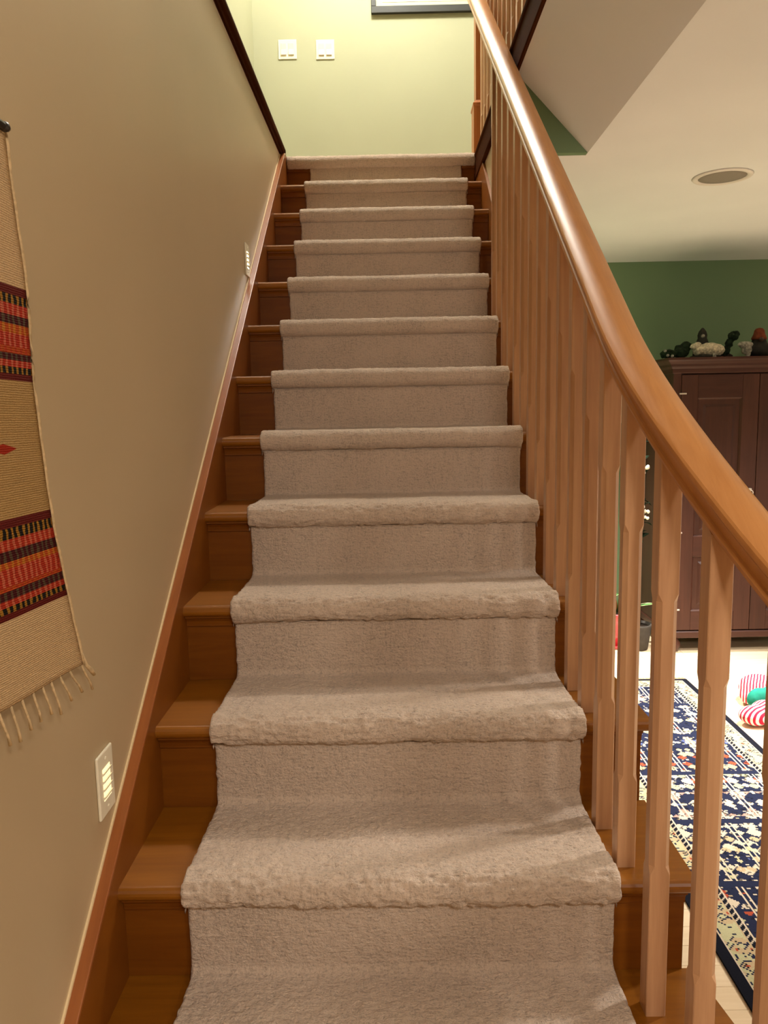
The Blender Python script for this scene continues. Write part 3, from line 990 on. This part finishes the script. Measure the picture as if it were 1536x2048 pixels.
# ------------------------------------------------------------------ wardrobe
M_ward = wood('mahogany_wardrobe', (52, 26, 18), (72, 40, 29), (24, 24, 2.0), 0.42, 0.3, 0.0)
M_wardh = wood('mahogany_wardrobe_cross', (52, 26, 18), (70, 38, 28), (2.0, 24, 24), 0.42, 0.3, 0.0)
WX0, WX1, WY0, WY1 = 2.030, 2.960, 3.47, 4.02
WH = 1.638
WAR = tag(empty('wardrobe', ((WX0 + WX1) / 2, (WY0 + WY1) / 2, 0)), 'dark mahogany panelled wardrobe against the green wall', 'wardrobe')
WO = ((WX0 + WX1) / 2, (WY0 + WY1) / 2, 0)
def wbox(name, x0, x1, y0, y1, z0, z1, mat, bev=0.002, parent=WAR):
    bm = bmesh.new()
    add_box(bm, x0 - WO[0], x1 - WO[0], y0 - WO[1], y1 - WO[1], z0, z1)
    bev_mesh(bm, bev)
    return link_obj(name, bm_mesh(bm, name), mat, parent)
wbox('carcass', WX0 + 0.01, WX1 - 0.01, WY0 + 0.02, WY1, 0.105, 1.575, M_ward)
wbox('bottom_rail', WX0, WX1, WY0 - 0.004, WY1, 0.085, 0.125, M_wardh, 0.006)
for x0, x1 in ((WX0, WX0 + 0.045), (WX1 - 0.045, WX1)):
    wbox('corner_post', x0, x1, WY0, WY0 + 0.03, 0.125, 1.56, M_ward)
prof = [(0.0, 1.555), (-0.006, 1.560), (-0.008, 1.580), (-0.020, 1.592), (-0.022, 1.604), (-0.038, 1.618), (-0.045, 1.626), (-0.045, WH), (0.3, WH), (0.3, 1.555)]
bm = bmesh.new()
rings = []
for d, z in prof[:8]:
    x0, x1, y0, y1 = WX0 + d - WO[0], WX1 - d - WO[0], WY0 + d - WO[1], WY1 - WO[1]
    rings.append([bm.verts.new(c) for c in ((x0, y0, z), (x1, y0, z), (x1, y1, z), (x0, y1, z))])
for a, b in zip(rings, rings[1:]):
    for k in range(4):
        bm.faces.new((a[k], a[(k + 1) % 4], b[(k + 1) % 4], b[k]))
bm.faces.new(rings[0][::-1]); bm.faces.new(rings[-1])
link_obj('cornice', bm_mesh(bm, 'cornice'), M_wardh, WAR)
def door(x0, x1, hinge_left):
    z0, z1 = 0.132, 1.548
    sw, y0, y1 = 0.088, WY0 - 0.002, WY0 + 0.020
    d = empty('door')
    d.parent = WAR
    def pb(name, a0, a1, c0, c1, yy0=y0, yy1=y1, mat=M_ward, bev=0.0015):
        return wbox(name, a0, a1, yy0, yy1, c0, c1, mat, bev, d)
    pb('stile', x0, x0 + sw, z0, z1); pb('stile', x1 - sw, x1, z0, z1)
    for a, b in ((z0, z0 + 0.11), (0.555, 0.665), (z1 - 0.125, z1)):
        pb('rail', x0 + sw, x1 - sw, a, b, mat=M_wardh)
    for a, b in ((z0 + 0.11, 0.555), (0.665, z1 - 0.125)):
        bm = bmesh.new()
        rr = []
        for dd, yy in ((0.0, y0 + 0.001), (0.006, y0 + 0.006), (0.010, y0 + 0.012), (0.034, y0 + 0.012), (0.048, y0 + 0.006)):
            rr.append([bm.verts.new((xx - WO[0], yy - WO[1], zz)) for xx, zz in ((x0 + sw + dd, a + dd), (x1 - sw - dd, a + dd), (x1 - sw - dd, b - dd), (x0 + sw + dd, b - dd))])
        for p_, q_ in zip(rr, rr[1:]):
            for k in range(4):
                bm.faces.new((p_[k], p_[(k + 1) % 4], q_[(k + 1) % 4], q_[k]))
        bm.faces.new(rr[-1])
        link_obj('panel', bm_mesh(bm, 'panel'), M_ward, d)
    hx = x0 if hinge_left else x1
    for hz in (1.448, 0.687, 0.25):
        wbox('hinge', hx - 0.012, hx + 0.026, y0 - 0.004, y0 + 0.001, hz - 0.004, hz + 0.004, M_brass, 0.001, d)
    if not hinge_left:
        return
    kx = x1 - 0.030
    bm = bmesh.new()
    pts = [Vector((kx - WO[0] + 0.016 * math.cos(t), y0 - 0.012 - WO[1], 0.905 + 0.016 * math.sin(t))) for t in [2 * math.pi * k / 16 for k in range(17)]]
    tube_bm(bm, pts, 0.0022, 6)
    link_obj('ring_handle', bm_mesh(bm, 'ring_handle', True), M_brass, d)
    wbox('handle_plate', kx - 0.008, kx + 0.008, y0 - 0.014, y0 + 0.001, 0.914, 0.930, M_brass, 0.002, d)
XM = (WX0 + WX1) / 2
door(WX0 + 0.047, XM - 0.0015, True)
door(XM + 0.0015, WX1 - 0.047, False)
for fx in (WX0 + 0.05, WX1 - 0.05):
    for fy in (WY0 + 0.04, WY1 - 0.05):
        lathe('foot', [(0.022, 0.0), (0.034, 0.006), (0.046, 0.030), (0.048, 0.050), (0.036, 0.070), (0.040, 0.086)], M_ward, WAR, 16, (fx - WO[0], fy - WO[1], 0))

# ------------------------------------------------------------------ ornaments on the wardrobe
M_wool = plain('cream_carved_wool', (226, 214, 184), 0.9, 0, 0.2, 0.25, 90)
M_dk = plain('blackened_wood', (40, 38, 30), 0.7, 0, 0.3, 0.25, 30)
M_fol = plain('dark_green_foliage', (34, 50, 30), 0.8, 0, 0.2, 0.35, 60)
M_russet = plain('russet_felt', (120, 58, 34), 0.85, 0, 0.2, 0.2, 40)
M_stone = plain('pale_speckled_cloth', (178, 172, 156), 0.9, 0, 0.2, 0.3, 90)
M_brownw = plain('brown_carved_wood', (70, 50, 36), 0.7, 0, 0.3, 0.25, 40)
WT = WH
def orn(name, x, y, label, cat, group=None):
    return tag(empty(name, (x, y, WT)), label, cat, group)
s = orn('sheep_figurine', 2.245, 3.58, 'cream woolly sheep figurine lying on the wardrobe cornice', 'figurine')
blob('fleece', [((0.02, 0, 0.050), (0.072, 0.040, 0.036)), ((-0.045, 0.0, 0.046), (0.030, 0.034, 0.030)), ((0.06, 0, 0.045), (0.042, 0.038, 0.034))], M_wool, s, 2, 0.010, 1, 45)
blob('head', [((-0.066, -0.012, 0.066), (0.026, 0.020, 0.017)), ((-0.050, -0.006, 0.078), (0.020, 0.018, 0.012)), ((-0.086, -0.014, 0.062), (0.010, 0.009, 0.006))], M_wool, s)
blob('base', [((0.0, 0.0, 0.010), (0.090, 0.045, 0.012))], M_dk, s)
lathe('peg_leg', [(0.010, 0.001), (0.009, 0.028)], M_stone, s, 10, (0.03, -0.040, 0))
s = orn('hooded_figurine', 2.262, 3.68, 'dark hooded shepherd figurine standing behind the cream sheep', 'figurine')
lathe('robe', [(0.050, 0.0), (0.052, 0.01), (0.040, 0.07), (0.030, 0.105), (0.024, 0.118), (0.026, 0.135), (0.020, 0.155), (0.008, 0.172), (0.002, 0.176)], M_dk, s, 18)
lathe('face', [(0.001, -0.010), (0.009, -0.006), (0.011, 0.0), (0.009, 0.008), (0.001, 0.012)], M_stone, s, 12, (-0.006, -0.022, 0.128))
s = orn('twisted_tree', 2.43, 3.66, 'small dark bottle brush tree leaning on the wardrobe between the figurines', 'ornament')
tube('trunk', [(-0.05, 0, 0.002), (-0.035, 0, 0.05), (-0.012, 0, 0.10), (0.0, 0, 0.13)], [0.008, 0.007, 0.006, 0.003], M_brownw, s, 8)
blob('needles', [((-0.042, 0, 0.045), (0.022, 0.02, 0.028)), ((-0.026, 0, 0.085), (0.022, 0.02, 0.026)), ((-0.002, 0, 0.125), (0.030, 0.024, 0.026)), ((0.012, 0, 0.135), (0.020, 0.02, 0.018))], M_fol, s, 2, 0.014, 3, 70)
s = orn('cloaked_figurine', 2.545, 3.60, 'seated figurine in russet cap and dark cloak at the right on the wardrobe', 'figurine')
blob('cloak', [((0.0, 0, 0.040), (0.075, 0.045, 0.042)), ((0.0, 0.005, 0.085), (0.040, 0.034, 0.034)), ((0.07, 0.01, 0.045), (0.05, 0.035, 0.03))], M_dk, s, 2, 0.006, 4, 30)
lathe('cap', [(0.038, 0.0), (0.040, 0.008), (0.030, 0.030), (0.026, 0.050), (0.018, 0.060), (0.002, 0.064)], M_russet, s, 18, (-0.005, -0.004, 0.098))
lathe('face', [(0.001, -0.014), (0.012, -0.010), (0.015, 0.0), (0.012, 0.009), (0.001, 0.012)], M_brownw, s, 12, (-0.008, -0.034, 0.098))
s = orn('cloth_bundle', 2.450, 3.56, 'pale speckled cloth bundle beside the cloaked figurine', 'ornament')
blob('cloth', [((0, 0, 0.070), (0.042, 0.026, 0.018)), ((0.008, 0, 0.045), (0.028, 0.022, 0.030)), ((0.016, 0, 0.020), (0.014, 0.016, 0.022))], M_stone, s, 2, 0.008, 5, 40)
s = orn('driftwood', 2.375, 3.76, 'low brown driftwood log lying on the wardrobe between the sheep and the cloth', 'ornament')
blob('log', [((-0.03, 0, 0.020), (0.06, 0.025, 0.020)), ((0.045, 0, 0.022), (0.055, 0.022, 0.018))], M_brownw, s, 2, 0.006, 6, 40)
s = orn('evergreen_sprig', 2.09, 3.60, 'dark evergreen sprig at the left end of the wardrobe top', 'garland')
blob('needles', [((-0.045, 0, 0.030), (0.045, 0.035, 0.026)), ((0.025, 0, 0.035), (0.040, 0.035, 0.030)), ((0.055, 0.005, 0.068), (0.032, 0.026, 0.030)), ((0.02, 0.01, 0.060), (0.028, 0.025, 0.02))], M_fol, s, 2, 0.016, 8, 60)
for k, (dx, dz) in enumerate(((-0.075, 0.045), (-0.060, 0.020), (-0.035, 0.016))):
    lathe('berry', [(0.001, -0.008), (0.008, -0.004), (0.009, 0.0), (0.007, 0.006), (0.001, 0.009)], M_stone, s, 10, (dx, -0.036, dz))
s = orn('stone_ornament', 2.705, 3.57, 'pale rounded stone at the far right of the wardrobe top', 'ornament')
blob('stone', [((0, 0, 0.028), (0.042, 0.032, 0.028))], M_stone, s, 2, 0.006, 9, 30)

# ------------------------------------------------------------------ plants beside the wardrobe
M_leaf = plain('mid_green_leaf', (74, 112, 52), 0.5, 0, 0.4, 0.2, 40)
M_redpot = plain('glossy_red_glaze', (196, 52, 60), 0.25, 0, 0.6, 0.06, 12)
M_soil = plain('potting_soil', (40, 30, 22), 0.95, 0, 0.1, 0.3, 120)
M_petal = plain('white_petal', (246, 240, 222), 0.7, 0, 0.3, 0.06, 60)
def variegated():
    m, nt, b = new_mat('variegated_leaf', 0.45, 0.45)
    uv = N(nt, 'ShaderNodeUVMap')
    sp = N(nt, 'ShaderNodeSeparateXYZ'); L(nt, uv.outputs[0], sp.inputs[0])
    e = math_(nt, 'ABSOLUTE', math_(nt, 'SUBTRACT', sp.outputs[1], 0.5))
    w = math_(nt, 'MULTIPLY', math_(nt, 'SUBTRACT', noise(nt, uv.outputs[0], 9, 3), 0.5), 0.22)
    L(nt, ramp(nt, math_(nt, 'ADD', e, w), [(0.28, lin((78, 126, 60))), (0.36, lin((226, 228, 176)))]), b.inputs['Base Color'])
    return m
M_var = variegated()
def leaf(parent, base, tip, width, mat, droop=0.02, name='leaf'):
    base, tip = Vector(base), Vector(tip)
    d = tip - base
    side = d.cross(Vector((0, 0, 1)))
    if side.length < 1e-4: side = Vector((1, 0, 0))
    side.normalize()
    up = side.cross(d).normalized()
    bm = bmesh.new()
    uvl = bm.loops.layers.uv.new('UVMap')
    K = 7
    rows_ = []
    for i in range(K + 1):
        t = i / K
        w = width * (math.sin(math.pi * min(1, t * 0.96 + 0.02)) ** 0.8) * 0.5 + 0.0004
        c = base + d * t - Vector((0, 0, droop * t * t)) + up * 0.0
        rows_.append([(bm.verts.new(c - side * w + up * w * 0.25), t, 0.0), (bm.verts.new(c), t, 0.5), (bm.verts.new(c + side * w + up * w * 0.25), t, 1.0)])
    for a, b in zip(rows_, rows_[1:]):
        for k in range(2):
            q = (a[k], b[k], b[k + 1], a[k + 1])
            f = bm.faces.new([x[0] for x in q]); f.smooth = True
            for lp, x in zip(f.loops, q): lp[uvl].uv = (x[1], x[2])
    me = bpy.data.meshes.new(name); bm.to_mesh(me); bm.free()
    o = link_obj(name, me, mat, parent)
    sd = o.modifiers.new('thick', 'SOLIDIFY'); sd.thickness = 0.0008
    return o
PP = tag(empty('potted_plant', (1.785, 3.64, 0)), 'variegated leafy plant in a glossy red pot on the floor left of the wardrobe', 'potted plant')
lathe('saucer', [(0.075, 0.0), (0.098, 0.004), (0.106, 0.022), (0.100, 0.023), (0.090, 0.010), (0.001, 0.010)], M_redpot, PP, 28)
lathe('pot', [(0.066, 0.010), (0.072, 0.014), (0.088, 0.12), (0.096, 0.19), (0.100, 0.192), (0.100, 0.206), (0.092, 0.206), (0.088, 0.190), (0.001, 0.188)], M_redpot, PP, 28)
lathe('soil', [(0.087, 0.186), (0.086, 0.193), (0.001, 0.197)], M_soil, PP, 20)
random.seed(21)
for k in range(13):
    a = 2 * math.pi * k / 13 + random.uniform(-.2, .2)
    zt = random.uniform(0.24, 0.44)
    rr = random.uniform(0.03, 0.08)
    b0 = Vector((0.02 * math.cos(a), 0.02 * math.sin(a), 0.19))
    mid = Vector((rr * math.cos(a), rr * math.sin(a), zt))
    tube('stem', [b0, (b0 + mid) / 2 + Vector((0, 0, 0.03)), mid], 0.0022, M_leaf, PP, 5)
    leaf(PP, mid, mid + Vector((0.075 * math.cos(a), 0.075 * math.sin(a), random.uniform(-0.01, 0.05))), 0.042, M_var)
leaf(PP, (0.10, -0.075, 0.245), (0.215, -0.085, 0.268), 0.05, M_var, 0.004)
tube('stem', [(0.01, 0, 0.19), (0.05, -0.04, 0.240), (0.10, -0.075, 0.245)], 0.0022, M_leaf, PP, 5)
FP = tag(empty('flowering_plant', (1.905, 3.56, 0)), 'tall dark leafed plant with clusters of small white blossoms beside the wardrobe', 'potted plant')
lathe('pot', [(0.050, 0.0), (0.056, 0.004), (0.068, 0.09), (0.074, 0.14), (0.074, 0.15), (0.066, 0.15), (0.062, 0.135), (0.001, 0.133)], plain('charcoal_clay', (66, 60, 54), 0.8, 0, 0.2, 0.1), FP, 24)
lathe('soil', [(0.061, 0.131), (0.060, 0.138), (0.001, 0.142)], M_soil, FP, 16)
for k, (tx, tz) in enumerate(((0.0, 1.26), (0.02, 1.06), (-0.02, 0.84))):
    tube('stem', [(0.01 * (k - 1), 0, 0.13), (0.012 * (k - 1), 0.01, 0.5), (tx, 0.0, tz)], 0.004, M_fol, FP, 6)
    for j in range(9):
        a = random.uniform(0, 6.28); z = random.uniform(0.62, tz)
        q = Vector((tx * z / tz, 0, z))
        leaf(FP, q, q + Vector((0.055 * math.cos(a), 0.055 * math.sin(a), random.uniform(-.02, .05))), 0.036, M_fol)
for cx_, cz_, cnt in ((0.004, 0.80, 9), (0.004, 1.035, 5)):
    for j in range(cnt):
        blob('blossom', [((cx_ + random.uniform(-.018, .018), -0.045 + random.uniform(-.012, .006), cz_ + random.uniform(-.04, .035)), (0.010, 0.008, 0.010))], M_petal, FP, 1, 0.006, j, 90)
# white panel on the green wall
PL = tag(empty('wall_panel', (1.965, YB, 1.395)), 'narrow white wall panel on the green wall seen between the balusters', 'wall panel')
bm = bmesh.new(); add_box(bm, -0.045, 0.045, -0.018, 0.0, -0.115, 0.115); bev_mesh(bm, 0.004, 2)
link_obj('case', bm_mesh(bm, 'case'), M_white, PL)
bm = bmesh.new(); add_box(bm, -0.034, 0.034, -0.021, -0.017, -0.09, 0.09); bev_mesh(bm, 0.002, 1)
link_obj('cover', bm_mesh(bm, 'cover'), M_white, PL)

# ------------------------------------------------------------------ candy striped plush on the floor
def stripe_mat(name, scale, rot):
    m, nt, b = new_mat(name, 0.9, 0.15)
    v = coords(nt, (1, 1, 1), 'Object', rot)
    w = N(nt, 'ShaderNodeTexWave', wave_type='BANDS', bands_direction='X')
    w.inputs['Scale'].default_value = scale
    w.inputs['Distortion'].default_value = 1.2
    w.inputs['Detail'].default_value = 1
    L(nt, v, w.inputs[0])
    L(nt, ramp(nt, w.outputs[1], [(0.0, lin((206, 40, 66))), (0.5, lin((250, 236, 226)))], 'CONSTANT'), b.inputs['Base Color'])
    return m
EL = tag(empty('striped_plush', (2.155, 2.60, 0)), 'red and white striped plush with a teal sash lying on the pale floor', 'plush toy')
blob('body', [((0.045, 0.13, 0.070), (0.085, 0.080, 0.066)), ((0.0, 0.10, 0.042), (0.050, 0.050, 0.040)), ((0.11, 0.11, 0.065), (0.08, 0.07, 0.06))], stripe_mat('candy_stripe', 24, (0, 0, 0.5)), EL, 2, 0.010, 2, 14)
blob('leg', [((-0.085, -0.13, 0.045), (0.075, 0.055, 0.042)), ((-0.03, -0.09, 0.050), (0.055, 0.06, 0.046)), ((0.0, -0.15, 0.05), (0.08, 0.05, 0.045))], stripe_mat('candy_stripe_leg', 18, (0, 0, 1.1)), EL, 2, 0.008, 3, 14)
blob('sash', [((0.0, 0.015, 0.060), (0.060, 0.034, 0.055)), ((0.06, 0.020, 0.07), (0.06, 0.034, 0.055))], plain('teal_felt', (40, 150, 128), 0.85, 0, 0.2, 0.2, 20), EL, 2, 0.006, 4, 30)
